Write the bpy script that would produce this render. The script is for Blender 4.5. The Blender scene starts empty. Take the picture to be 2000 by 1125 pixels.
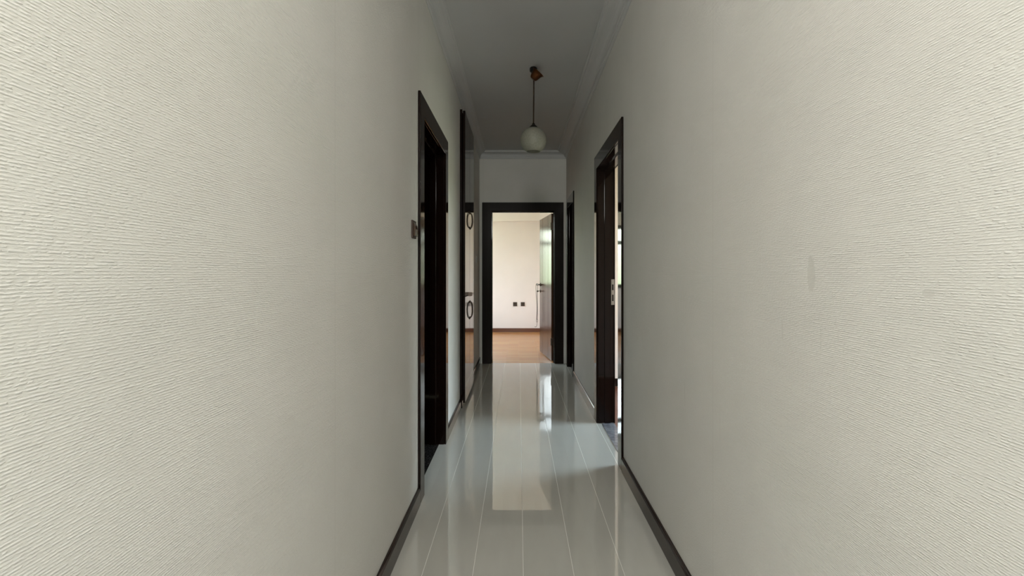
import bpy, bmesh, math, random
from mathutils import Vector, Matrix

random.seed(4)
SC = bpy.context.scene
COL = SC.collection

# ------------------------------------------------------------------ camera
cam_d = bpy.data.cameras.new('camera')
cam = bpy.data.objects.new('camera', cam_d)
COL.objects.link(cam)
cam.location = (0, 0, 1.167)
cam.rotation_euler = (math.pi / 2, 0, 0)
cam_d.sensor_width = 36.0
cam_d.lens = 36.0 * 900 / 2000
cam_d.shift_x = -13 / 2000
cam_d.shift_y = -27.5 / 2000
cam_d.clip_start = 0.03
cam_d.clip_end = 200
SC.camera = cam

# ------------------------------------------------------------------ colour management
SC.view_settings.view_transform = 'Standard'
SC.view_settings.look = 'None'
SC.view_settings.gamma = 1
SC.view_settings.use_curve_mapping = False
SC.view_settings.exposure = 0.27
SC.cycles.max_bounces = 14
SC.cycles.diffuse_bounces = 8
SC.cycles.glossy_bounces = 6
SC.cycles.transparent_max_bounces = 12

# ------------------------------------------------------------------ world: overcast sky over hazy green surroundings
WORLD_STRENGTH = 15.0
w = bpy.data.worlds.new('sky')
SC.world = w
w.use_nodes = True
nt = w.node_tree
nt.nodes.clear()
wo = nt.nodes.new('ShaderNodeOutputWorld')
bg = nt.nodes.new('ShaderNodeBackground')
tc = nt.nodes.new('ShaderNodeTexCoord')
sep = nt.nodes.new('ShaderNodeSeparateXYZ')
mr = nt.nodes.new('ShaderNodeMapRange')
mr.inputs['From Min'].default_value = -1
mr.inputs['From Max'].default_value = 1
rp = nt.nodes.new('ShaderNodeValToRGB')
el = rp.color_ramp.elements
el[0].position = 0.0
el[0].color = (0.24, 0.245, 0.20, 1)
el[1].position = 1.0
el[1].color = (0.55, 0.77, 1.0, 1)
for p, c in ((0.44, (0.24, 0.26, 0.18, 1)), (0.48, (0.20, 0.24, 0.15, 1)), (0.52, (0.30, 0.34, 0.26, 1)), (0.56, (0.64, 0.69, 0.62, 1)),
             (0.61, (0.92, 0.97, 1.0, 1)), (0.74, (0.66, 0.83, 1.0, 1))):
    e = el.new(p)
    e.color = c
bg.inputs['Strength'].default_value = WORLD_STRENGTH
nt.links.new(tc.outputs['Generated'], sep.inputs[0])
nt.links.new(sep.outputs['Z'], mr.inputs['Value'])
nt.links.new(mr.outputs[0], rp.inputs[0])
nt.links.new(rp.outputs[0], bg.inputs['Color'])
nt.links.new(bg.outputs[0], wo.inputs[0])


def portal(name, loc, direction, sx, sy):
    """A light portal in a window opening: it gives no light itself, it guides the sky's light through the window."""
    l = bpy.data.lights.new(name, 'AREA')
    l.shape = 'RECTANGLE'
    l.size = sx
    l.size_y = sy
    l.cycles.is_portal = True
    o = bpy.data.objects.new(name, l)
    COL.objects.link(o)
    o.location = loc
    o.rotation_euler = Vector(direction).to_track_quat('-Z', 'Z').to_euler()
    return o


# plan of the place
XL, XR = -0.51, 0.62          # corridor walls
YB, YE = -0.9, 6.0            # corridor mouth and end wall
H = 2.75                      # ceiling
WT = 0.15                     # wall thickness
WTR = 0.12                    # the right wall is thinner
HX0, HX1, HY = -1.9, 2.1, -4.6   # entrance hall behind the corridor mouth
EX0, EX1, EY0, EY1 = -2.6, 1.25, 6.14, 9.25   # room at the end
RX1, RY0, RY1 = 2.2, 1.95, 4.8    # room on the right
BX0, BY0, BY1 = -2.3, 1.9, 3.75   # bathroom on the left

HALL_WIN = (-4.0, -1.6, 0.95, 2.45)     # y0,y1,z0,z1, in both side walls of the hall, unseen, placed to light the corridor
HALL_BACK = (-0.7, 0.9, 1.25, 2.20)       # x0,x1,z0,z1, in the hall's back wall, unseen, sized for the corridor's light
END_WIN = (-2.05, -0.62, 0.88, 2.15)    # in the end room's far wall
END_DOORWIN = (6.75, 8.85, 0.95, 2.5)  # in the end room's left wall
RIGHT_WIN = (3.00, 3.98, 0.10, 2.55)    # y0,y1,z0,z1

for side, hx_ in ((1, HX0 - 0.2), (-1, HX1 + 0.2)):
    portal('portal_hall', (hx_, (HALL_WIN[0] + HALL_WIN[1]) / 2, (HALL_WIN[2] + HALL_WIN[3]) / 2), (side, 0, 0),
           HALL_WIN[1] - HALL_WIN[0], HALL_WIN[3] - HALL_WIN[2])
portal('portal_hall_back', ((HALL_BACK[0] + HALL_BACK[1]) / 2, HY - 0.2, (HALL_BACK[2] + HALL_BACK[3]) / 2), (0, 1, 0),
       HALL_BACK[1] - HALL_BACK[0], HALL_BACK[3] - HALL_BACK[2])
portal('portal_end', ((END_WIN[0] + END_WIN[1]) / 2, EY1 + 0.2, (END_WIN[2] + END_WIN[3]) / 2), (0, -1, 0),
       END_WIN[1] - END_WIN[0], END_WIN[3] - END_WIN[2])
portal('portal_balcony', (EX0 - 0.2, (END_DOORWIN[0] + END_DOORWIN[1]) / 2, (END_DOORWIN[2] + END_DOORWIN[3]) / 2),
       (1, 0, 0), END_DOORWIN[1] - END_DOORWIN[0], END_DOORWIN[3] - END_DOORWIN[2])
portal('portal_right', (RX1 + 0.2, (RIGHT_WIN[0] + RIGHT_WIN[1]) / 2, (RIGHT_WIN[2] + RIGHT_WIN[3]) / 2), (-1, 0, 0),
       RIGHT_WIN[1] - RIGHT_WIN[0], RIGHT_WIN[3] - RIGHT_WIN[2])


# ------------------------------------------------------------------ materials
def mat(name, color, rough=0.5, metal=0.0, ior=1.5, coat=0.0):
    m = bpy.data.materials.new(name)
    m.use_nodes = True
    b = m.node_tree.nodes['Principled BSDF']
    b.inputs['Base Color'].default_value = (*color, 1)
    b.inputs['Roughness'].default_value = rough
    b.inputs['Metallic'].default_value = metal
    b.inputs['IOR'].default_value = ior
    b.inputs['Coat Weight'].default_value = coat
    b.inputs['Coat Roughness'].default_value = 0.06
    return m, m.node_tree, b


class N:
    """Small wrapper for writing node graphs."""
    def __init__(s, nt):
        s.nt = nt

    def new(s, kind, **kw):
        n = s.nt.nodes.new(kind)
        for k, v in kw.items():
            setattr(n, k, v)
        return n

    def put(s, sock, v):
        if hasattr(v, 'is_output'):
            s.nt.links.new(v, sock)
        else:
            sock.default_value = v

    def math(s, op, a, b=0.0, c=0.0, clamp=False):
        n = s.new('ShaderNodeMath', operation=op, use_clamp=clamp)
        for i, v in enumerate((a, b, c)):
            s.put(n.inputs[i], v)
        return n.outputs[0]

    def noise(s, vec, scale, detail=2.0, rough=0.5):
        n = s.new('ShaderNodeTexNoise')
        s.put(n.inputs['Vector'], vec)
        n.inputs['Scale'].default_value = scale
        n.inputs['Detail'].default_value = detail
        n.inputs['Roughness'].default_value = rough
        return n.outputs[0]

    def pos(s):
        g = s.new('ShaderNodeNewGeometry')
        return g.outputs['Position']

    def xyz(s, v):
        n = s.new('ShaderNodeSeparateXYZ')
        s.put(n.inputs[0], v)
        return n.outputs

    def comb(s, x, y, z):
        n = s.new('ShaderNodeCombineXYZ')
        for i, v in enumerate((x, y, z)):
            s.put(n.inputs[i], v)
        return n.outputs[0]

    def rng(s, v, a, b, c=0.0, d=1.0, smooth=False):
        n = s.new('ShaderNodeMapRange')
        if smooth:
            n.interpolation_type = 'SMOOTHSTEP'
        s.put(n.inputs[0], v)
        for i, x in enumerate((a, b, c, d)):
            n.inputs[i + 1].default_value = x
        return n.outputs[0]

    def mix(s, f, a, b):
        n = s.new('ShaderNodeMix', data_type='RGBA')
        s.put(n.inputs[0], f)
        for sock, v in ((n.inputs[6], a), (n.inputs[7], b)):
            s.put(sock, (*v, 1) if isinstance(v, tuple) else v)
        return n.outputs[2]

    def bump(s, h, strength, dist, bsdf, slot='Normal'):
        n = s.new('ShaderNodeBump')
        n.inputs['Strength'].default_value = strength
        n.inputs['Distance'].default_value = dist
        s.put(n.inputs['Height'], h)
        s.nt.links.new(n.outputs[0], bsdf.inputs[slot])


def wallpaper(name, seam, scuff=False, along='y'):
    """Off-white embossed paper with broken horizontal ribs about 4 mm apart."""
    m, nt, b = mat(name, (0.62, 0.61, 0.57), 0.62)
    n = N(nt)
    x, y, z = n.xyz(n.pos())
    u = y if along == 'y' else x
    # twill-like ribs: rows 4 mm high, each row broken into short raised threads
    wob = n.noise(n.comb(n.math('MULTIPLY', u, 26), 0.0, n.math('MULTIPLY', z, 50)), 1.0, 3)
    v = n.math('ADD', n.math('DIVIDE', z, 0.0039), n.math('MULTIPLY', wob, 0.65))
    row = n.math('FLOOR', v)
    rib = n.math('ABSOLUTE', n.math('SUBTRACT', n.math('FRACT', v), 0.5))      # 0 at the crest
    rib = n.rng(rib, 0.02, 0.5, 1.0, 0.0, True)
    thr = n.rng(n.noise(n.comb(n.math('MULTIPLY', u, 125), 0.0, n.math('MULTIPLY', z, 250)), 1.0, 2), 0.36, 0.60, 0.08, 1.0, True)
    bold = n.rng(n.noise(n.comb(n.math('MULTIPLY', u, 16), n.math('MULTIPLY', row, 7.3), 0.0), 1.0, 1), 0.35, 0.68, 0.6, 1.25, True)
    h = n.math('MULTIPLY', n.math('MULTIPLY', rib, thr), bold)
    fine = n.noise(n.comb(n.math('MULTIPLY', u, 700), 0.0, n.math('MULTIPLY', z, 900)), 1.0, 1)
    h = n.math('ADD', h, n.math('MULTIPLY', fine, 0.22))
    flat = n.noise(n.comb(n.math('MULTIPLY', u, 9), 0.0, n.math('MULTIPLY', z, 14)), 1.0, 3)
    h = n.math('MULTIPLY', h, n.rng(flat, 0.26, 0.44, 0.3, 1.0))
    # seams between the paper's strips
    su = n.math('ABSOLUTE', n.math('SUBTRACT', n.math('FRACT', n.math('DIVIDE', n.math('ADD', u, 10.6 - seam + 0.53), 1.06)), 0.5))
    sm = n.rng(su, 0.0004, 0.0015, 1.0, 0.0, True)
    h = n.math('SUBTRACT', h, n.math('MULTIPLY', sm, 0.45))
    blotch = n.noise(n.comb(n.math('MULTIPLY', u, 3.0), 0.0, n.math('MULTIPLY', z, 3.0)), 1.0, 4)
    col = n.mix(n.rng(blotch, 0.3, 0.7), (0.608, 0.594, 0.562), (0.648, 0.632, 0.60))
    col = n.mix(n.math('MULTIPLY', sm, 0.25), col, (0.35, 0.34, 0.30))
    col = n.mix(n.math('MULTIPLY', n.math('SUBTRACT', 1.0, h, clamp=True), 0.18), col, (0.42, 0.40, 0.34))  # relief shade between the ribs, put into the paper's colour
    if scuff:
        # a worn-off patch and a few faint vertical rubs, at chest height
        for (cy, cz, ry, rz, k) in ((0.976, 1.165, 0.0130, 0.040, 0.75), (1.083, 1.035, 0.003, 0.022, 0.5),
                                    (0.945, 1.03, 0.002, 0.03, 0.45), (1.72, 0.72, 0.004, 0.05, 0.4),
                                    (0.697, 1.137, 0.011, 0.007, 0.6), (1.42, 0.70, 0.003, 0.06, 0.35)):
            dy = n.math('DIVIDE', n.math('SUBTRACT', u, cy), ry)
            dz = n.math('DIVIDE', n.math('SUBTRACT', z, cz), rz)
            wv = n.math('MULTIPLY', n.math('SUBTRACT', n.noise(n.comb(u, 0.0, z), 160, 2), 0.5), 0.9)
            d = n.math('ADD', n.math('SQRT', n.math('ADD', n.math('MULTIPLY', dy, dy), n.math('MULTIPLY', dz, dz))), wv)
            msk = n.math('MULTIPLY', n.rng(d, 0.85, 1.1, 1.0, 0.0, True), k)
            h = n.math('MULTIPLY', h, n.math('SUBTRACT', 1.0, msk))
            col = n.mix(n.math('MULTIPLY', msk, 0.55), col, (0.44, 0.43, 0.39))
        sp = n.noise(n.comb(n.math('MULTIPLY', u, 55), 3.0, n.math('MULTIPLY', z, 70)), 1.0, 1)
        spm = n.math('MULTIPLY', n.rng(sp, 0.755, 0.785), n.math('MULTIPLY', n.math('GREATER_THAN', u, 3.6), n.math('LESS_THAN', z, 1.2)))
        col = n.mix(spm, col, (0.9, 0.9, 0.88))
    nt.links.new(col, b.inputs['Base Color'])
    n.bump(h, 0.66, 0.0011, b)
    return m


def plaster(name, c, scale=300, strength=0.15, rough=0.75):
    m, nt, b = mat(name, c, rough)
    n = N(nt)
    p = n.pos()
    bl = n.noise(p, 1.3, 3)
    nt.links.new(n.mix(n.rng(bl, 0.3, 0.7), tuple(k * 0.96 for k in c), tuple(min(1, k * 1.03) for k in c)), b.inputs['Base Color'])
    n.bump(n.noise(p, scale, 2), strength, 0.0006, b)
    return m


def wood(name, c0, c1, rough=0.2, axis='z', ior=1.5, coat=0.0):
    m, nt, b = mat(name, c0, rough, ior=ior, coat=coat)
    n = N(nt)
    x, y, z = n.xyz(n.pos())
    s = [70.0, 70.0, 70.0]
    s['xyz'.index(axis)] = 3.0
    v = n.comb(n.math('MULTIPLY', x, s[0]), n.math('MULTIPLY', y, s[1]), n.math('MULTIPLY', z, s[2]))
    g = n.noise(v, 1.0, 4, 0.6)
    nt.links.new(n.mix(n.rng(g, 0.35, 0.65), c0, c1), b.inputs['Base Color'])
    
    return m


def floor_tile():
    """Polished grey plank tile, 19.65 cm wide, pale joints along the corridor."""
    m, nt, b = mat('polished grey tile', (0.30, 0.30, 0.265), 0.03, ior=2.1)
    n = N(nt)
    x, y, z = n.xyz(n.pos())
    t = n.math('DIVIDE', n.math('ADD', x, 10 * 0.1965 - 0.018 + 0.09825), 0.1965)
    k = n.math('FLOOR', t)
    d = n.math('MULTIPLY', n.math('ABSOLUTE', n.math('SUBTRACT', n.math('FRACT', t), 0.5)), 0.1965)   # distance to joint (m)
    g = n.rng(d, 0.0008, 0.0015, 1.0, 0.0, True)
    off = n.math('FRACT', n.math('MULTIPLY', n.math('SINE', n.math('MULTIPLY', k, 12.9)), 437.5))
    bl = n.noise(n.comb(n.math('MULTIPLY', x, 9), n.math('MULTIPLY', y, 2.5), k), 1.0, 4, 0.6)
    c = n.mix(n.rng(bl, 0.3, 0.7), (0.43, 0.418, 0.375), (0.465, 0.452, 0.408))
    c = n.mix(n.math('MULTIPLY', off, 0.25), c, (0.49, 0.485, 0.45))
    c = n.mix(g, c, (0.64, 0.63, 0.59))
    nt.links.new(c, b.inputs['Base Color'])
    sc = n.noise(n.comb(n.math('MULTIPLY', x, 60), n.math('MULTIPLY', y, 14), 0.0), 1.0, 4, 0.7)
    r = n.math('ADD', n.rng(sc, 0.55, 0.8, 0.012, 0.05), n.math('MULTIPLY', g, 0.4))
    nt.links.new(r, b.inputs['Roughness'])
    wv = n.noise(n.comb(n.math('MULTIPLY', x, 5), n.math('MULTIPLY', y, 3.5), 0.0), 1.0, 2)
    hgt = n.math('SUBTRACT', n.math('MULTIPLY', wv, 0.25), g)
    n.bump(hgt, 0.3, 0.0006, b)
    return m


def parquet(name, c0, c1, rough=0.22, turn=False):
    m, nt, b = mat(name, c0, rough)
    n = N(nt)
    x, y, z = n.xyz(n.pos())
    if turn:
        x, y = y, x
    br = n.new('ShaderNodeTexBrick')
    n.put(br.inputs['Vector'], n.comb(x, y, 0.0))
    br.inputs['Scale'].default_value = 1.0
    br.offset = 0.37
    br.inputs['Brick Width'].default_value = 0.45
    br.inputs['Row Height'].default_value = 0.055
    br.inputs['Mortar Size'].default_value = 0.0006
    br.inputs['Color1'].default_value = (*c0, 1)
    br.inputs['Color2'].default_value = (*c1, 1)
    br.inputs['Mortar'].default_value = (*[k * 0.6 for k in c0], 1)
    br.inputs['Bias'].default_value = 0.0
    g = n.noise(n.comb(n.math('MULTIPLY', x, 6), n.math('MULTIPLY', y, 90), 0.0), 1.0, 3)
    nt.links.new(n.mix(n.rng(g, 0.3, 0.75, 0.0, 0.35), br.outputs['Color'], tuple(k * 0.6 for k in c0)), b.inputs['Base Color'])
    n.bump(br.outputs['Fac'], 0.2, 0.0008, b).__class__
    return m


def granite(name):
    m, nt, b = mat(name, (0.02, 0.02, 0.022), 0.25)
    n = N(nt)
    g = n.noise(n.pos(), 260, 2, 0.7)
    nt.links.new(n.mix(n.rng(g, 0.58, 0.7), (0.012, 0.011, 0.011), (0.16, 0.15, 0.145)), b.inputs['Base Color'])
    return m


def marble(name):
    m, nt, b = mat(name, (0.2, 0.2, 0.22), 0.15)
    n = N(nt)
    g = n.noise(n.pos(), 14, 6, 0.7)
    nt.links.new(n.mix(n.rng(g, 0.4, 0.65), (0.12, 0.12, 0.135), (0.24, 0.24, 0.26)), b.inputs['Base Color'])
    return m


def pane_glass():
    m = bpy.data.materials.new('window glass')
    m.use_nodes = True
    nt = m.node_tree
    nt.nodes.clear()
    o = nt.nodes.new('ShaderNodeOutputMaterial')
    t = nt.nodes.new('ShaderNodeBsdfTransparent')
    t.inputs[0].default_value = (0.96, 0.98, 0.97, 1)
    g = nt.nodes.new('ShaderNodeBsdfGlossy')
    g.inputs['Roughness'].default_value = 0.02
    mx = nt.nodes.new('ShaderNodeMixShader')
    mx.inputs[0].default_value = 0.06
    nt.links.new(t.outputs[0], mx.inputs[1])
    nt.links.new(g.outputs[0], mx.inputs[2])
    nt.links.new(mx.outputs[0], o.inputs[0])
    return m


def globe_glass():
    m, nt, b = mat('frosted opal glass', (0.72, 0.71, 0.62), 0.35)
    n = N(nt)
    x, y, z = n.xyz(n.pos())
    g = n.noise(n.pos(), 90, 3, 0.6)
    nt.links.new(n.mix(n.rng(g, 0.35, 0.65), (0.34, 0.335, 0.28), (0.46, 0.455, 0.39)), b.inputs['Base Color'])
    n.bump(g, 0.3, 0.0015, b)
    tr = nt.nodes.new('ShaderNodeBsdfTranslucent')
    tr.inputs[0].default_value = (0.45, 0.44, 0.37, 1)
    mx = nt.nodes.new('ShaderNodeMixShader')
    mx.inputs[0].default_value = 0.40
    tp = nt.nodes.new('ShaderNodeBsdfTransparent')
    m2 = nt.nodes.new('ShaderNodeMixShader')
    m2.inputs[0].default_value = 0.30
    out = nt.nodes['Material Output']
    nt.links.new(b.outputs[0], mx.inputs[1])
    nt.links.new(tr.outputs[0], mx.inputs[2])
    nt.links.new(mx.outputs[0], m2.inputs[1])
    nt.links.new(tp.outputs[0], m2.inputs[2])
    nt.links.new(m2.outputs[0], out.inputs[0])
    return m


M = {}
M['paper_left'] = wallpaper('embossed wallpaper left', 1.279)
M['paper_right'] = wallpaper('embossed wallpaper right', 1.47, True)
M['paper_end'] = wallpaper('embossed wallpaper end', 0.6, False, 'x')
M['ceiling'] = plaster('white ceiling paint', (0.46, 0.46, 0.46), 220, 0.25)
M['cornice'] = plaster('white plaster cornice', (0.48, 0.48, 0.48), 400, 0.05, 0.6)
M['ceiling_cream'] = plaster('bright cream ceiling paint', (0.89, 0.86, 0.845), 260, 0.05)
M['cream'] = plaster('cream wall paint', (0.86, 0.805, 0.79), 260, 0.1)
M['peach'] = plaster('peach wall paint', (0.80, 0.65, 0.58), 260, 0.1)
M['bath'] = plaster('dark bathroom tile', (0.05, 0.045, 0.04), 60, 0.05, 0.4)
M['tile'] = floor_tile()
M['parquet'] = parquet('honey parquet', (0.40, 0.165, 0.048), (0.50, 0.235, 0.080), 0.27)
M['parquet_red'] = parquet('red brown parquet', (0.11, 0.028, 0.013), (0.15, 0.042, 0.019), 0.3, True)
M['granite'] = granite('black speckled granite')
M['marble'] = marble('grey marble threshold')
M['wenge'] = wood('dark stained wood', (0.006, 0.0028, 0.002), (0.008, 0.0037, 0.0026), 0.07, 'z', 1.31)
M['wenge_matte'] = wood('matte dark stained wood', (0.007, 0.0042, 0.0032), (0.010, 0.006, 0.0045), 0.32, 'z', 1.14)  # matte with weak reflections, so the end casing stays dark
M['wenge_h'] = wood('dark stained skirting wood', (0.014, 0.008, 0.006), (0.022, 0.012, 0.009), 0.12, 'y', 1.36)
M['leafwood'] = wood('brown door veneer', (0.050, 0.020, 0.010), (0.070, 0.029, 0.015), 0.19, 'z', 1.36)
M['skirt_red'] = wood('red brown skirting wood', (0.10, 0.030, 0.014), (0.14, 0.045, 0.02), 0.3, 'x')
M['black'] = mat('black lacquer', (0.006, 0.005, 0.0045), 0.45, 0.0, 1.3)[0]
M['copper'] = mat('aged copper', (0.12, 0.048, 0.020), 0.28, 1.0)[0]
M['bronze'] = mat('dark bronze', (0.035, 0.022, 0.013), 0.38, 0.7)[0]
M['brass'] = mat('aged brass', (0.30, 0.20, 0.08), 0.3, 1.0)[0]
M['steel'] = mat('dull steel', (0.42, 0.40, 0.37), 0.35, 1.0)[0]
M['brown_plastic'] = mat('brown plastic', (0.035, 0.016, 0.008), 0.6)[0]
M['brown_gloss'] = mat('glossy brown plastic', (0.05, 0.028, 0.017), 0.08)[0]
M['latch'] = mat('light brown latch wood', (0.20, 0.13, 0.10), 0.4)[0]
M['grey_plastic'] = mat('pale grey plastic', (0.48, 0.48, 0.47), 0.4)[0]
M['cord'] = mat('dark brown cord', (0.035, 0.022, 0.014), 0.8)[0]
M['white_frame'] = mat('white window frame', (0.8, 0.8, 0.78), 0.35)[0]
M['glass'] = pane_glass()
M['globe'] = globe_glass()


# ------------------------------------------------------------------ mesh helpers (all in world coordinates)
def add_box(bm, a, b):
    x0, x1 = sorted((a[0], b[0]))
    y0, y1 = sorted((a[1], b[1]))
    z0, z1 = sorted((a[2], b[2]))
    v = [bm.verts.new((x, y, z)) for x in (x0, x1) for y in (y0, y1) for z in (z0, z1)]
    for f in ((0, 1, 3, 2), (4, 6, 7, 5), (0, 4, 5, 1), (2, 3, 7, 6), (0, 2, 6, 4), (1, 5, 7, 3)):
        bm.faces.new([v[i] for i in f])


def add_prism(bm, pts0, pts1):
    """Two matching outlines joined into a closed solid."""
    a = [bm.verts.new(p) for p in pts0]
    b = [bm.verts.new(p) for p in pts1]
    bm.faces.new(a)
    bm.faces.new(b[::-1])
    k = len(a)
    for i in range(k):
        bm.faces.new((a[i], b[i], b[(i + 1) % k], a[(i + 1) % k]))


def add_lathe(bm, prof, mtx, seg=40, close=True):
    """prof: (radius, height) list turned round local z."""
    rings = []
    for r, z in prof:
        if r < 1e-6:
            rings.append([bm.verts.new(mtx @ Vector((0, 0, z)))])
        else:
            rings.append([bm.verts.new(mtx @ Vector((r * math.cos(2 * math.pi * i / seg), r * math.sin(2 * math.pi * i / seg), z))) for i in range(seg)])
    for a, b in zip(rings, rings[1:]):
        for i in range(seg):
            j = (i + 1) % seg
            if len(a) == 1 and len(b) == 1:
                continue
            if len(a) == 1:
                bm.faces.new((a[0], b[i], b[j]))
            elif len(b) == 1:
                bm.faces.new((a[i], a[j], b[0]))
            else:
                bm.faces.new((a[i], a[j], b[j], b[i]))
    if close:
        for r in (rings[0], rings[-1]):
            if len(r) > 1:
                bm.faces.new(r)


def add_tube(bm, pts, rad, seg=10):
    pts = [Vector(p) for p in pts]
    rads = rad if isinstance(rad, (list, tuple)) else [rad] * len(pts)
    rings = []
    ref = Vector((0.31, 0.17, 0.93)).normalized()
    for i, p in enumerate(pts):
        t = (pts[min(i + 1, len(pts) - 1)] - pts[max(i - 1, 0)]).normalized()
        u = t.cross(ref)
        if u.length < 1e-3:
            u = t.cross(Vector((1, 0, 0)))
        u.normalize()
        v = t.cross(u)
        rings.append([bm.verts.new(p + (u * math.cos(2 * math.pi * k / seg) + v * math.sin(2 * math.pi * k / seg)) * rads[i]) for k in range(seg)])
    for a, b in zip(rings, rings[1:]):
        for k in range(seg):
            bm.faces.new((a[k], a[(k + 1) % seg], b[(k + 1) % seg], b[k]))
    bm.faces.new(rings[0])
    bm.faces.new(rings[-1])


def world_loc(o):
    v = Vector((0, 0, 0))
    while o:
        v += o.location
        o = o.parent
    return v


def obj(name, bm, m, parent=None, bevel=0.0, smooth=False, origin=None, segs=2):
    bmesh.ops.recalc_face_normals(bm, faces=bm.faces)
    if bevel:
        ed = [e for e in bm.edges if len(e.link_faces) == 2 and e.calc_face_angle(0) > 0.5]
        bmesh.ops.bevel(bm, geom=ed, offset=bevel, segments=segs, profile=0.5, affect='EDGES', clamp_overlap=True)
    base = world_loc(parent) if parent else Vector(origin or (0, 0, 0))
    bmesh.ops.translate(bm, vec=-base, verts=bm.verts)
    me = bpy.data.meshes.new(name)
    bm.to_mesh(me)
    bm.free()
    if smooth:
        for p in me.polygons:
            p.use_smooth = True
        if hasattr(me, 'set_sharp_from_angle'):
            me.set_sharp_from_angle(angle=math.radians(40))
    me.materials.append(m)
    o = bpy.data.objects.new(name, me)
    COL.objects.link(o)
    if parent:
        o.parent = parent
    else:
        o.location = base
    return o


def empty(name, loc):
    o = bpy.data.objects.new(name, None)
    o.empty_display_size = 0.1
    COL.objects.link(o)
    o.location = loc
    return o


def tag(o, label, cat, group=None, kind=None):
    o['label'] = label
    o['category'] = cat
    if group:
        o['group'] = group
    if kind:
        o['kind'] = kind
    return o


def struct(name, bm, m, label, cat, **kw):
    return tag(obj(name, bm, m, **kw), label, cat, kind='structure')


def B():
    return bmesh.new()


def wall_with_holes(bm, fix0, fix1, axis, u0, u1, z0, z1, holes):
    """A wall slab along `axis`, from u0 to u1, with rectangular holes (ua, ub, za, zb)."""
    def put(a, b, c, d):
        if b - a < 1e-5 or d - c < 1e-5:
            return
        if axis == 'y':
            add_box(bm, (fix0, a, c), (fix1, b, d))
        else:
            add_box(bm, (a, fix0, c), (b, fix1, d))
    cur = u0
    for (a, b, c, d) in sorted(holes):
        put(cur, a, z0, z1)
        put(a, b, z0, c)
        put(a, b, d, z1)
        cur = b
    put(cur, u1, z0, z1)


# ------------------------------------------------------------------ shell: corridor
LIN = 0.022                    # thickness of the door linings
DOOR_TOP = 1.985
D_END = (-0.355, 0.465)        # clear openings
D_LEFT = (2.43, 3.15)
D_RIGHT = (2.82, 3.60)
D_FAR = (5.24, 5.78)
WARD = (4.0, 4.78)


def hole(d, top=DOOR_TOP):
    return (d[0] - LIN, d[1] + LIN, 0.0, top + LIN)


bm = B()
wall_with_holes(bm, XL - WT, XL, 'y', YB, YE, 0, H + 0.1, [hole(D_LEFT), (WARD[0], WARD[1], 0.0, 2.60)])
struct('wall_left', bm, M['paper_left'], 'left corridor wall in off-white ribbed wallpaper, with brown switch and wardrobe', 'wall')
bm = B()
wall_with_holes(bm, XR, XR + WTR, 'y', YB, YE, 0, H + 0.1, [hole(D_RIGHT), hole(D_FAR)])
struct('wall_right', bm, M['paper_right'], 'right corridor wall in off-white ribbed wallpaper with a scuffed patch', 'wall')
bm = B()
wall_with_holes(bm, YE, EY0, 'x', EX0 - WT, EX1 + WT, 0, H + 0.1, [hole(D_END)])
struct('wall_end', bm, M['paper_end'], 'narrow end wall of the corridor around the bright doorway', 'wall')

bm = B()
add_box(bm, (XL - 0.035, YB, -0.12), (XR + 0.028, 6.03, 0))
add_box(bm, (HX0, HY, -0.12), (HX1, YB, 0))
struct('floor', bm, M['tile'], 'polished pale grey plank tile floor of the corridor', 'floor')
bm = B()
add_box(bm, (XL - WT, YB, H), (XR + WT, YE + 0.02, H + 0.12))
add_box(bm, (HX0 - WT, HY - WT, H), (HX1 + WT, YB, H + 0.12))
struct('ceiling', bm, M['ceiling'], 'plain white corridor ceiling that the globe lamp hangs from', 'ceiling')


# cornice: stepped cove, swept along the walls
def cornice_profile(wd):
    # (distance from wall, drop below ceiling)
    k = wd / 0.11
    pts = [(0, 0), (wd, 0), (wd, 0.008), (wd - 0.012 * k, 0.010), (wd - 0.016 * k, 0.020), (wd - 0.026 * k, 0.022)]
    for i in range(1, 6):
        a = math.pi / 2 * i / 6
        pts.append((wd - 0.026 * k - (0.060 * k) * math.sin(a), 0.022 + 0.040 * (1 - math.cos(a))))
    pts += [(0.022 * k, 0.064), (0.016 * k, 0.066), (0.014 * k, 0.078), (0.004, 0.086), (0, 0.086)]
    return pts


CW = {'l': 0.085, 'r': 0.12, 'e': 0.11}
bm = B()
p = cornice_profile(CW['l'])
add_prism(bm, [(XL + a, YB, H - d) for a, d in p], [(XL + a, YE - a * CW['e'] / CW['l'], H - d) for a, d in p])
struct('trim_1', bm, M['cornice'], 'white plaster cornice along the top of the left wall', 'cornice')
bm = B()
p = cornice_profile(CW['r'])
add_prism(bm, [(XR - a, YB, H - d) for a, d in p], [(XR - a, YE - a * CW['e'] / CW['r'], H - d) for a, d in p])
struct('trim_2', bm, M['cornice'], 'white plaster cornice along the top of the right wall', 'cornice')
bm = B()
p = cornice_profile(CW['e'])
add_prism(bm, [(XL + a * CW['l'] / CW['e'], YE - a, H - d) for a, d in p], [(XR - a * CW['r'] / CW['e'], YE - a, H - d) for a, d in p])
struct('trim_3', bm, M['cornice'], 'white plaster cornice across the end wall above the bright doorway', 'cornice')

# ------------------------------------------------------------------ doors
CAS = 0.10      # casing width
CASP = 0.014    # casing proud of the wall


def mapper(side):
    if side == 'l':
        return lambda u, w, z: (XL - w, u, z)
    if side == 'r':
        return lambda u, w, z: (XR + w, u, z)
    return lambda u, w, z: (u, YE + w, z)


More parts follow.
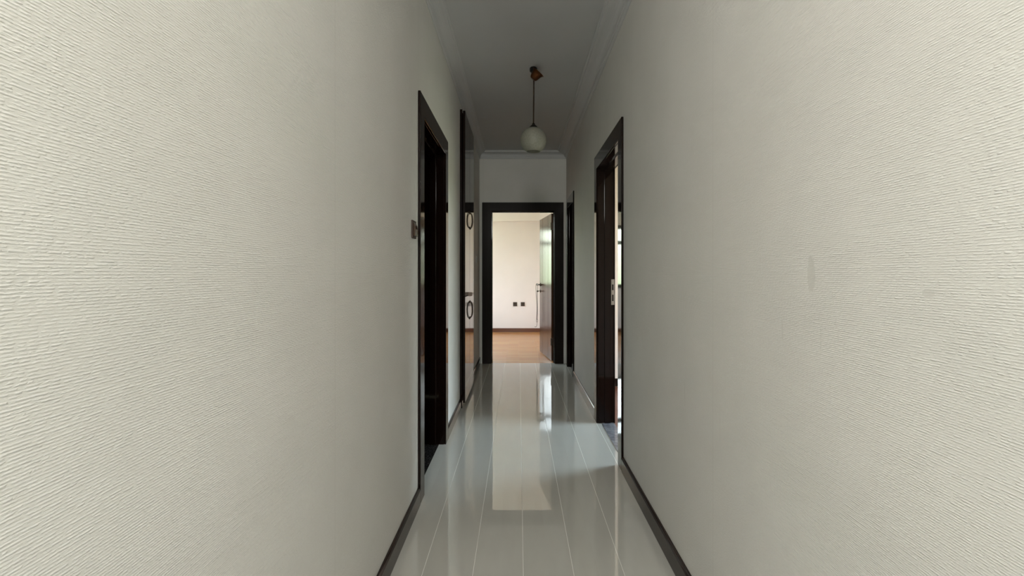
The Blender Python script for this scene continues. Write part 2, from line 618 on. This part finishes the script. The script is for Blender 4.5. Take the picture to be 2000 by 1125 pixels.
def add_u(bm, f, u0, u1, top, wd, w0, w1, wtop=None):
    """An upside-down U outline round the opening, wd wide, from depth w0 to w1."""
    wt = wd if wtop is None else wtop
    out = [(u0 - wd, 0), (u0 - wd, top + wt), (u1 + wd, top + wt), (u1 + wd, 0), (u1, 0), (u1, top), (u0, top), (u0, 0)]
    add_prism(bm, [f(u, w0, z) for u, z in out], [f(u, w1, z) for u, z in out])


def door(name, side, d, label, wall_t, cas=CAS, cas_top=0.112, stop_at=0.095, finish='wenge'):
    f = mapper(side)
    mid = (d[0] + d[1]) / 2
    root = tag(empty(name, f(mid, wall_t / 2, 0)), label, 'door', kind='structure')
    bm = B()
    add_u(bm, f, d[0], d[1], DOOR_TOP, cas, -CASP, 0.0, cas_top)
    obj('casing', bm, M[finish], root, bevel=0.004)
    bm = B()
    add_u(bm, f, d[0], d[1], DOOR_TOP, cas, wall_t, wall_t + CASP, cas_top)
    obj('casing', bm, M[finish], root, bevel=0.004)
    bm = B()
    add_u(bm, f, d[0], d[1], DOOR_TOP, LIN, 0.0, wall_t)
    obj('lining', bm, M['wenge'], root, bevel=0.002)
    bm = B()
    add_u(bm, f, d[0] + 0.012, d[1] - 0.012, DOOR_TOP - 0.012, 0.012, stop_at - 0.045, stop_at)
    obj('door_stop', bm, M['wenge'], root, bevel=0.002)
    return root, f


# door at the corridor's end, leaf swung into the bright room
door1, f1 = door('door_1', 'e', D_END, 'open brown door at the corridor end, dark frame around the bright room', EY0 - YE, 0.12, 0.112, 0.09, 'wenge_matte')
HINGE = Vector((0.436, 6.14, 0.0))
ANG = math.atan2(0.75, -0.118)          # direction from hinge to free edge
LU = Vector((math.cos(ANG), math.sin(ANG), 0))
LN = Vector((-LU.y, LU.x, 0))           # normal of the face seen from the corridor (points left)
if LN.x > 0:
    LN = -LN
LW, LT, LZ0, LZ1 = 0.775, 0.04, 0.01, 1.972


def lf(u, n, z):
    p = HINGE + LU * u + LN * n
    return (p.x, p.y, z)


bm = B()
grooves = [0.20, 0.215, 0.56, 0.575]
out = [(0, -LT), (LW, -LT), (LW, 0)]
for g in sorted(grooves, reverse=True):
    out += [(g + 0.002, 0), (g, -0.0015), (g - 0.002, 0)]
out += [(0, 0)]
add_prism(bm, [lf(u, n, LZ0) for u, n in out], [lf(u, n, LZ1) for u, n in out])
leaf = obj('leaf', bm, M['leafwood'], door1)
for hz in (1.80, 0.265):
    bm = B()
    add_tube(bm, [lf(-0.010, 0.004, hz - 0.05), lf(-0.010, 0.004, hz + 0.05)], 0.008, 12)
    add_box(bm, (HINGE.x + 0.0, HINGE.y - 0.03, hz - 0.045), (HINGE.x + 0.013, HINGE.y - 0.005, hz + 0.045))
    obj('hinge', bm, M['bronze'], leaf, smooth=True)
HZ = 1.008
HU = LW - 0.055
bm = B()
hm = Matrix.Translation(lf(HU, 0, HZ)) @ LN.to_track_quat('Z', 'Y').to_matrix().to_4x4()
add_lathe(bm, [(0, 0), (0.024, 0), (0.026, 0.004), (0.022, 0.010), (0.011, 0.013), (0.010, 0.042), (0.013, 0.048), (0.012, 0.058), (0, 0.06)], hm, 24)
add_tube(bm, [lf(HU + 0.006, 0.05, HZ), lf(HU - 0.02, 0.052, HZ + 0.001), lf(HU - 0.06, 0.052, HZ + 0.002), lf(HU - 0.10, 0.048, HZ - 0.002), lf(HU - 0.125, 0.044, HZ - 0.004)],
         [0.011, 0.0095, 0.008, 0.0065, 0.004], 12)
obj('door_handle', bm, M['bronze'], leaf, smooth=True)
bm = B()
hm2 = Matrix.Translation(lf(HU, -LT, HZ)) @ (-LN).to_track_quat('Z', 'Y').to_matrix().to_4x4()
add_lathe(bm, [(0, 0), (0.024, 0), (0.026, 0.004), (0.022, 0.010), (0.011, 0.013), (0.010, 0.042), (0.013, 0.048), (0, 0.06)], hm2, 24)
add_tube(bm, [lf(HU + 0.006, -LT - 0.05, HZ), lf(HU - 0.06, -LT - 0.052, HZ + 0.002), lf(HU - 0.125, -LT - 0.044, HZ - 0.004)], [0.011, 0.008, 0.004], 12)
obj('door_handle', bm, M['bronze'], leaf, smooth=True)
bm = B()
km = Matrix.Translation(lf(HU, 0, HZ - 0.095)) @ LN.to_track_quat('Z', 'Y').to_matrix().to_4x4()
add_lathe(bm, [(0, 0), (0.021, 0), (0.022, 0.004), (0.018, 0.008), (0.007, 0.010), (0.007, 0.016), (0, 0.016)], km, 24)
obj('keyhole_rosette', bm, M['bronze'], leaf, smooth=True)
# key in the lock
bm = B()
add_tube(bm, [lf(HU, 0.010, HZ - 0.095), lf(HU, 0.032, HZ - 0.095)], 0.0035, 10)
add_lathe(bm, [(0, -0.002), (0.012, -0.002), (0.014, 0), (0.012, 0.002), (0, 0.002)],
          Matrix.Translation(lf(HU, 0.042, HZ - 0.098)) @ LU.to_track_quat('Z', 'Y').to_matrix().to_4x4(), 20)
tag(obj('key', bm, M['bronze'], smooth=True, origin=lf(HU, 0.03, HZ - 0.11)), 'small dark key in the lock of the open brown door', 'key')

door2, f2 = door('door_2', 'l', D_LEFT, 'dark brown doorway in the left wall, opening onto an unlit room', WT, stop_at=0.10)
door3, f3 = door('door_3', 'r', D_RIGHT, 'dark brown doorway in the right wall with strike plate and peach room behind', WTR, stop_at=0.095)
bm = B()
add_box(bm, (XR + 0.103, D_RIGHT[1] - 0.0025, 0.925), (XR + 0.128, D_RIGHT[1] + 0.001, 1.125))
sp = obj('strike_plate', bm, M['steel'], door3, bevel=0.0008)
sp['label'] = 'dull steel strike plate'
bm = B()
for z0, z1 in ((0.955, 1.005), (1.04, 1.085)):
    add_box(bm, (XR + 0.109, D_RIGHT[1] - 0.0032, z0), (XR + 0.121, D_RIGHT[1] - 0.002, z1))
obj('strike_hole', bm, M['black'], sp)
door4, f4 = door('door_4', 'r', D_FAR, 'dark brown closed door far down the right wall beside the end doorway', WTR, stop_at=0.06)
bm = B()
add_box(bm, (XR + 0.062, D_FAR[0] + 0.002, 0.006), (XR + 0.102, D_FAR[1] - 0.002, DOOR_TOP - 0.003))
obj('leaf', bm, M['wenge'], door4, bevel=0.002)

# thresholds
bm = B()
add_box(bm, (XR + 0.028, D_RIGHT[0], -0.05), (XR + WTR + 0.005, D_RIGHT[1], 0.004))
struct('trim_4', bm, M['marble'], 'grey marble threshold strip in the right doorway', 'threshold')
bm = B()
add_box(bm, (XL - WT - 0.005, D_LEFT[0], -0.05), (XL - 0.035, D_LEFT[1], 0.002))
struct('trim_5', bm, M['granite'], 'black speckled granite threshold in the left doorway', 'threshold')


bm = B()
add_box(bm, (XR + 0.028, D_FAR[0], -0.05), (XR + WTR + 0.02, D_FAR[1], 0.005))
struct('trim_7', bm, M['marble'], 'grey threshold strip under the closed far right door', 'threshold')

# ------------------------------------------------------------------ skirtings
def skirting(name, side, u0, u1, label, m=None, hgt=0.085, th=0.014):
    f = mapper(side)
    bm = B()
    prof = [(0, 0), (-th, 0), (-th, hgt - 0.012), (-th + 0.004, hgt - 0.003), (-th + 0.007, hgt), (0, hgt)]
    add_prism(bm, [f(u0, w, z) for w, z in prof], [f(u1, w, z) for w, z in prof])
    return struct(name, bm, m or M['wenge_h'], label, 'skirting board')


skirting('baseboard_left', 'l', YB, D_LEFT[0] - CAS, 'dark brown skirting at the foot of the left wall, before the doorway')
skirting('baseboard_left.001', 'l', D_LEFT[1] + CAS, WARD[0], 'dark brown skirting between left doorway and wardrobe')
skirting('baseboard_left.002', 'l', WARD[1], YE, 'dark brown skirting beyond the wardrobe')
skirting('baseboard_right', 'r', YB, D_RIGHT[0] - CAS, 'dark brown skirting at the foot of the right wall, before the doorway')
skirting('baseboard_right.001', 'r', D_RIGHT[1] + CAS, D_FAR[0] - CAS, 'dark brown skirting between the two right doors')

# ------------------------------------------------------------------ built-in wardrobe
ward = tag(empty('wardrobe', (XL - 0.2, (WARD[0] + WARD[1]) / 2, 0)),
           'tall glossy dark brown wardrobe built into the left wall beyond the doorway', 'wardrobe')
WF = XL + 0.045                          # face of the doors
wy0, wy1, wz = WARD[0], WARD[1], 2.60
bm = B()
add_box(bm, (XL - 0.52, wy0 + 0.002, 0), (XL - 0.50, wy1 - 0.002, wz - 0.003))                      # back
add_box(bm, (XL - 0.50, wy0 + 0.002, 0), (XL + 0.020, wy0 + 0.022, wz - 0.003))
add_box(bm, (XL - 0.50, wy1 - 0.022, 0), (XL + 0.020, wy1 - 0.002, wz - 0.003))
add_box(bm, (XL - 0.50, wy0 + 0.022, wz - 0.023), (XL + 0.020, wy1 - 0.022, wz - 0.003))
add_box(bm, (XL - 0.50, wy0 + 0.022, 0.0), (XL + 0.020, wy1 - 0.022, 0.06))
add_box(bm, (XL - 0.50, wy0 + 0.022, 0.965), (XL + 0.020, wy1 - 0.022, 0.985))
obj('body', bm, M['wenge'], ward)
seam = 4.385
door_rect = [(wy0 + 0.008, seam - 0.0015, 0.045, 0.968, 1), (seam + 0.0015, wy1 - 0.008, 0.045, 0.968, -1),
             (wy0 + 0.008, seam - 0.0015, 0.972, wz - 0.012, 1), (seam + 0.0015, wy1 - 0.008, 0.972, wz - 0.012, -1)]
for (a, b, z0, z1, s) in door_rect:
    bm = B()
    add_box(bm, (XL + 0.025, a, z0), (WF, b, z1))
    dr = obj('door', bm, M['wenge'], ward, bevel=0.002)
    # bow handle by the meeting edge
    hy = seam - s * 0.030
    zc, hh = (0.826, 0.076) if z0 < 0.5 else (1.675, 0.072)
    bm = B()
    pts = []
    for i in range(17):
        t = math.pi * i / 16
        pts.append((WF + 0.002 + 0.023 * math.sin(t) ** 0.8, hy, zc - hh * math.cos(t)))
    add_tube(bm, pts, [0.003 + 0.0015 * math.sin(math.pi * i / 16) for i in range(17)], 10)
    for zz in (zc - hh, zc + hh):
        add_lathe(bm, [(0, 0), (0.012, 0), (0.011, 0.004), (0.005, 0.008), (0, 0.009)],
                  Matrix.Translation((WF, hy, zz)) @ Vector((1, 0, 0)).to_track_quat('Z', 'Y').to_matrix().to_4x4(), 16)
    obj('handle', bm, M['bronze'], dr, smooth=True)
bm = B()
add_box(bm, (WF, 4.24, 0.962), (WF + 0.030, 4.335, 0.996))
lt = obj('latch', bm, M['latch'], ward, bevel=0.003)

# ------------------------------------------------------------------ wall switches and sockets
sw = tag(empty('light_switch', (XL, 2.20, 1.38)), 'brown light switch with bulging glossy rocker, beside the left doorway', 'light switch')
bm = B()
add_box(bm, (XL, 2.185, 1.338), (XL + 0.008, 2.262, 1.424))
obj('plate', bm, M['brown_plastic'], sw, bevel=0.003)
bm = B()
f = lambda y, h, z: (XL + h, y, z)
prof = [(1.348, 0.007), (1.348, 0.017), (1.360, 0.0195), (1.381, 0.019), (1.400, 0.015), (1.412, 0.010), (1.412, 0.007)]
add_prism(bm, [f(2.197, h, z) for z, h in prof], [f(2.250, h, z) for z, h in prof])
rk = obj('rocker', bm, M['brown_gloss'], sw, bevel=0.002)
rk['label'] = 'glossy brown rocker'

sw2 = tag(empty('light_switch', (XL, 5.55, 1.34)), 'small pale grey switch on the left wall beyond the wardrobe', 'light switch')
bm = B()
add_box(bm, (XL, 5.505, 1.297), (XL + 0.007, 5.595, 1.383))
obj('plate', bm, M['grey_plastic'], sw2, bevel=0.002)
for z0, z1 in ((1.306, 1.336), (1.344, 1.374)):
    bm = B()
    add_box(bm, (XL + 0.006, 5.518, z0), (XL + 0.011, 5.582, z1))
    obj('rocker', bm, M['grey_plastic'], sw2, bevel=0.0015)


def socket(cx, label, side_mark):
    s = tag(empty('wall_socket', (cx, EY1, 0.56)), label, 'wall socket', 'brown sockets on the far wall')
    y = EY1
    bm = B()
    add_box(bm, (cx - 0.04, y - 0.010, 0.52), (cx + 0.04, y, 0.60))
    obj('plate', bm, M['brown_plastic'], s, bevel=0.004)
    bm = B()
    mtx = Matrix.Translation((cx, y - 0.010, 0.56)) @ Vector((0, -1, 0)).to_track_quat('Z', 'Y').to_matrix().to_4x4()
    add_lathe(bm, [(0.020, 0.0), (0.026, 0.0), (0.026, 0.004), (0.024, 0.005), (0.022, 0.004), (0.020, 0.0)], mtx, 32, close=False)
    add_lathe(bm, [(0, 0.0005), (0.020, 0.0005)], mtx, 32, close=False)
    obj('outlet', bm, M['brown_gloss'], s, smooth=True)


socket(-0.072, 'left of the two brown sockets low on the far room wall', -1)
socket(0.082, 'right of the two brown sockets low on the far room wall, nearer the open door', 1)

# ------------------------------------------------------------------ cord hanging from the door handle
hx = Vector(lf(HU - 0.004, 0.053, HZ))
bm = B()
pts = []
for i in range(13):                      # loop over the lever
    t = math.pi * (-0.1 + 1.2 * i / 12)
    pts.append(hx + LN * (0.013 * math.cos(t)) + Vector((0, 0, 0.014 * math.sin(t))))
add_tube(bm, pts, 0.003, 8)
for s in (-1, 1):
    pts = []
    for i in range(20):
        t = i / 19
        pts.append(hx + LN * (s * 0.012 * (1 - t) ** 2 + s * 0.0028 + 0.003 * math.sin(t * 7)) + Vector((0, 0, -0.52 * t)))
    add_tube(bm, pts, 0.0032, 8)
lan = tag(empty('lanyard', hx), 'thin dark cord hanging from the handle of the open brown door', 'cord')
obj('cord', bm, M['cord'], lan, smooth=True)
bm = B()
c0 = hx + Vector((0, 0, -0.535))
pts = [c0 + LN * (0.009 * math.sin(2 * math.pi * i / 16)) + Vector((0, 0, 0.022 * math.cos(2 * math.pi * i / 16))) for i in range(17)]
add_tube(bm, pts, 0.0032, 8)
obj('ring', bm, M['bronze'], lan, smooth=True)
bm = B()
c1 = c0 + Vector((0, 0, -0.02))
pts = [c1, c1 + Vector((0, 0, -0.03)), c1 + LN * 0.004 + Vector((0, 0, -0.055)), c1 + LN * 0.014 + Vector((0, 0, -0.072)),
       c1 + LN * 0.028 + Vector((0, 0, -0.074)), c1 + LN * 0.036 + Vector((0, 0, -0.068))]
add_tube(bm, pts, 0.0028, 8)
obj('hook', bm, M['bronze'], lan, smooth=True)

# ------------------------------------------------------------------ pendant lamp
LX, LY = 0.114, 3.55
lamp = tag(empty('pendant_lamp', (LX, LY, 2.10)), 'frosted glass globe pendant lamp hanging from the corridor ceiling', 'pendant lamp')
bm = B()
add_lathe(bm, [(0, 0), (0.026, 0), (0.029, -0.006), (0.028, -0.026), (0.020, -0.034), (0, -0.034)], Matrix.Translation((LX - 0.001, LY - 0.01, H)), 32)
obj('ceiling_rose', bm, M['black'], lamp, smooth=True)
bm = B()
cm = Matrix.Translation((LX - 0.006, LY - 0.005, 2.664)) @ Matrix.Rotation(math.radians(40), 4, 'Y') @ Matrix.Rotation(math.radians(12), 4, 'X')
add_lathe(bm, [(0.008, 0), (0.023, 0.001), (0.030, 0.010), (0.036, 0.028), (0.040, 0.046), (0.048, 0.060), (0.055, 0.066), (0.052, 0.066),
               (0.038, 0.048), (0.033, 0.028), (0.026, 0.008), (0.008, 0.006)], cm, 40, close=False)
cup = obj('ceiling_cup', bm, M['copper'], lamp, smooth=True)
cup['label'] = 'tilted copper cup below the ceiling rose'
bm = B()
add_tube(bm, [(LX + 0.004, LY, H - 0.02), (LX + 0.002, LY, 2.5), (LX, LY, 2.318)], 0.0052, 12)
obj('rod', bm, M['bronze'], lamp, smooth=True)
bm = B()
GC, GR = 2.196, 0.1005
add_lathe(bm, [(0, 2.328), (0.010, 2.326), (0.013, 2.314), (0.022, 2.308), (0.031, 2.298), (0.035, 2.288), (0.033, 2.284), (0, 2.284)], Matrix.Translation((LX, LY, 0)), 32)
obj('cap', bm, M['black'], lamp, smooth=True)
bm = B()
prof = []
for i in range(33):
    a = math.radians(20 + (150 - 20) * i / 32)
    prof.append((GR * math.sin(a), GC + GR * math.cos(a)))
inner = [(r - 0.003 * r / GR, GC + (z - GC) * 0.97) for r, z in prof[::-1]]
add_lathe(bm, prof + inner, Matrix.Translation((LX, LY, 0)), 56, close=False)
obj('globe_shade', bm, M['globe'], lamp, smooth=True)

# ------------------------------------------------------------------ room at the end
bm = B()
add_box(bm, (EX0, 6.03, -0.12), (EX1, EY1, -0.001))
struct('floor_end_room', bm, M['parquet'], 'honey coloured parquet floor of the bright end room', 'floor')
bm = B()
add_box(bm, (EX0 - WT, EY0, H - 0.02), (EX1 + WT, EY1 + WT, H + 0.1))
struct('ceiling_end_room', bm, M['ceiling_cream'], 'cream ceiling of the bright end room', 'ceiling')
bm = B()
wall_with_holes(bm, EY1, EY1 + WT, 'x', EX0 - WT, EX1 + WT, 0, H, [END_WIN])
struct('wall_far', bm, M['cream'], 'cream far wall of the bright end room with two brown sockets', 'wall')
bm = B()
wall_with_holes(bm, EX0 - WT, EX0, 'y', EY0, EY1, 0, H, [END_DOORWIN])
struct('wall_end_room_left', bm, M['cream'], 'cream left wall of the bright end room', 'wall')
bm = B()
add_box(bm, (EX1, EY0, 0), (EX1 + WT, EY1, H))
struct('wall_end_room_right', bm, M['cream'], 'cream right wall of the bright end room', 'wall')
bm = B()
add_prism(bm, [(EX0, EY1, 2.175), (EX0, EY1 - 0.10, 2.175), (EX0, EY1 - 0.10, H), (EX0, EY1, H)],
          [(EX1, EY1, 2.24), (EX1, EY1 - 0.10, 2.24), (EX1, EY1 - 0.10, H), (EX1, EY1, H)])
struct('trim_6', bm, M['ceiling_cream'], 'shallow cream beam along the top of the far wall', 'beam')
bm = B()
add_box(bm, (EX0, EY1 - 0.014, 0), (EX1, EY1, 0.078))
struct('baseboard_far', bm, M['skirt_red'], 'red brown skirting along the far wall of the bright room', 'skirting board', bevel=0.003)


def window(name, label, axis, fixed, u0, u1, z0, z1, mull=(), trans=(), fd=0.06, fw=0.06, frame='white_frame'):
    """White frame with mullions and glass. fixed = outer plane position of the frame centre."""
    if axis == 'x':
        f = lambda u, w, z: (u, fixed + w, z)
    else:
        f = lambda u, w, z: (fixed + w, u, z)
    root = tag(empty(name, f((u0 + u1) / 2, 0, z0)), label, 'window', kind='structure')
    bm = B()
    def bar(a, b, c, d, dd=fd):
        add_box(bm, f(a, -dd / 2, c), f(b, dd / 2, d))
    bar(u0, u1, z0, z0 + fw)
    bar(u0, u1, z1 - fw, z1)
    bar(u0, u0 + fw, z0 + fw, z1 - fw)
    bar(u1 - fw, u1, z0 + fw, z1 - fw)
    for m_ in mull:
        bar(m_ - fw / 2, m_ + fw / 2, z0 + fw, z1 - fw, fd * 0.9)
    for t in trans:
        bar(u0 + fw, u1 - fw, t - fw / 2, t + fw / 2, fd * 0.8)
    obj('window_frame', bm, M[frame], root)
    bm = B()
    add_box(bm, f(u0 + fw, -0.002, z0 + fw), f(u1 - fw, 0.002, z1 - fw))
    obj('pane', bm, M['glass'], root)
    return root


window('window_1', 'dark framed window in the far wall of the bright room', 'x', EY1 + 0.09, *END_WIN, mull=(-1.34,), trans=(1.80,), fw=0.08, frame='wenge')
window('window_2', 'white framed window in the left wall of the bright room', 'y', EX0 - 0.09, *END_DOORWIN, mull=(7.85,))

# ------------------------------------------------------------------ room on the right
bm = B()
add_box(bm, (XR + WTR + 0.005, RY0, -0.12), (RX1, RY1, -0.001))
struct('floor_right_room', bm, M['parquet_red'], 'red brown parquet floor glimpsed through the right doorway', 'floor')
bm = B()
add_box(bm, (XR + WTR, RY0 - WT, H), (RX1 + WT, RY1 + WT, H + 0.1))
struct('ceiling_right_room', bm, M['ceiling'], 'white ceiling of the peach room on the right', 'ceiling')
bm = B()
add_box(bm, (XR + WTR, RY1, 0), (RX1 + WT, RY1 + WT, H))
struct('wall_peach', bm, M['peach'], 'peach wall glimpsed through the right doorway', 'wall')
bm = B()
add_box(bm, (XR + WTR, RY0 - WT, 0), (RX1 + WT, RY0, H))
struct('wall_right_room_near', bm, M['peach'], 'near wall of the peach room on the right', 'wall')
bm = B()
wall_with_holes(bm, RX1, RX1 + WT, 'y', RY0, RY1, 0, H, [RIGHT_WIN])
struct('wall_right_room_window', bm, M['peach'], 'window wall of the peach room on the right', 'wall')
bm = B()
add_box(bm, (XR + WTR, RY1 - 0.014, 0), (RX1, RY1, 0.08))
struct('baseboard_peach', bm, M['wenge_h'], 'dark skirting below the peach wall', 'skirting board', bevel=0.003)
window('window_3', 'white framed balcony door of the peach room on the right', 'y', RX1 + 0.09, *RIGHT_WIN, mull=())

# ------------------------------------------------------------------ unlit room on the left
bm = B()
add_box(bm, (BX0, BY0, -0.12), (XL - WT - 0.005, BY1, -0.002))
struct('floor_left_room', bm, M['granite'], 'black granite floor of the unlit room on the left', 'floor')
bm = B()
add_box(bm, (BX0 - WT, BY0 - WT, H), (XL - WT, BY1 + WT, H + 0.1))
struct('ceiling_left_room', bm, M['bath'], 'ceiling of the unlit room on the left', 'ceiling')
bm = B()
add_box(bm, (BX0 - WT, BY0 - WT, 0), (BX0, BY1 + WT, H))
add_box(bm, (BX0, BY0 - WT, 0), (XL - WT, BY0, H))
add_box(bm, (BX0, BY1, 0), (XL - WT, BY1 + WT, H))
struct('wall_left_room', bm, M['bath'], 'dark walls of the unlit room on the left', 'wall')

# ------------------------------------------------------------------ entrance hall behind the corridor mouth
bm = B()
wall_with_holes(bm, HY - WT, HY, 'x', HX0 - WT, HX1 + WT, 0, H, [HALL_BACK])
struct('wall_hall_back', bm, M['paper_end'], 'back wall of the hall behind the corridor mouth', 'wall')
bm = B()
wall_with_holes(bm, HX0 - WT, HX0, 'y', HY, YB, 0, H, [HALL_WIN])
add_box(bm, (HX0 - WT, YB, 0), (XL - WT, YB + WT, H))
struct('wall_hall_left', bm, M['paper_left'], 'left wall of the hall behind the corridor mouth', 'wall')
bm = B()
wall_with_holes(bm, HX1, HX1 + WT, 'y', HY, YB, 0, H, [HALL_WIN])
add_box(bm, (XR + WT, YB, 0), (HX1 + WT, YB + WT, H))
struct('wall_hall_right', bm, M['paper_left'], 'right wall of the hall behind the corridor mouth', 'wall')
window('window_4', 'unseen wide white framed window in the left wall of the hall, placed to light the corridor', 'y', HX0 - 0.09, *HALL_WIN, mull=(-2.8,))
window('window_5', 'unseen wide white framed window in the right wall of the hall, placed to light the corridor', 'y', HX1 + 0.09, *HALL_WIN, mull=(-2.8,))

window('window_6', 'unseen white framed window in the back wall of the hall, sized to light the corridor', 'x', HY - 0.09, *HALL_BACK, mull=(0.1,))
# added hall lamp, out of view, brightens the corridor walls near the camera
def added_hall_lamp(x, y, watts):
    root = tag(empty('added_ceiling_lamp', (x, y, H - 0.2)), 'unseen lamp added in the hall to brighten the near corridor walls', 'ceiling lamp', kind='structure')
    bm = B()
    add_lathe(bm, [(0, 0), (0.17, 0), (0.17, -0.03), (0.15, -0.035), (0, -0.035)], Matrix.Translation((x, y, H)), 40)
    obj('base', bm, M['white_frame'], root, smooth=True)
    l = bpy.data.lights.new('added_lamp_light', 'POINT')
    l.energy = watts
    l.color = (1.0, 0.975, 0.93)
    l.shadow_soft_size = 0.3
    o = bpy.data.objects.new('added_lamp_light', l)
    COL.objects.link(o)
    o.location = (x, y, H - 0.32)


added_hall_lamp(-0.15, -0.92, 122)
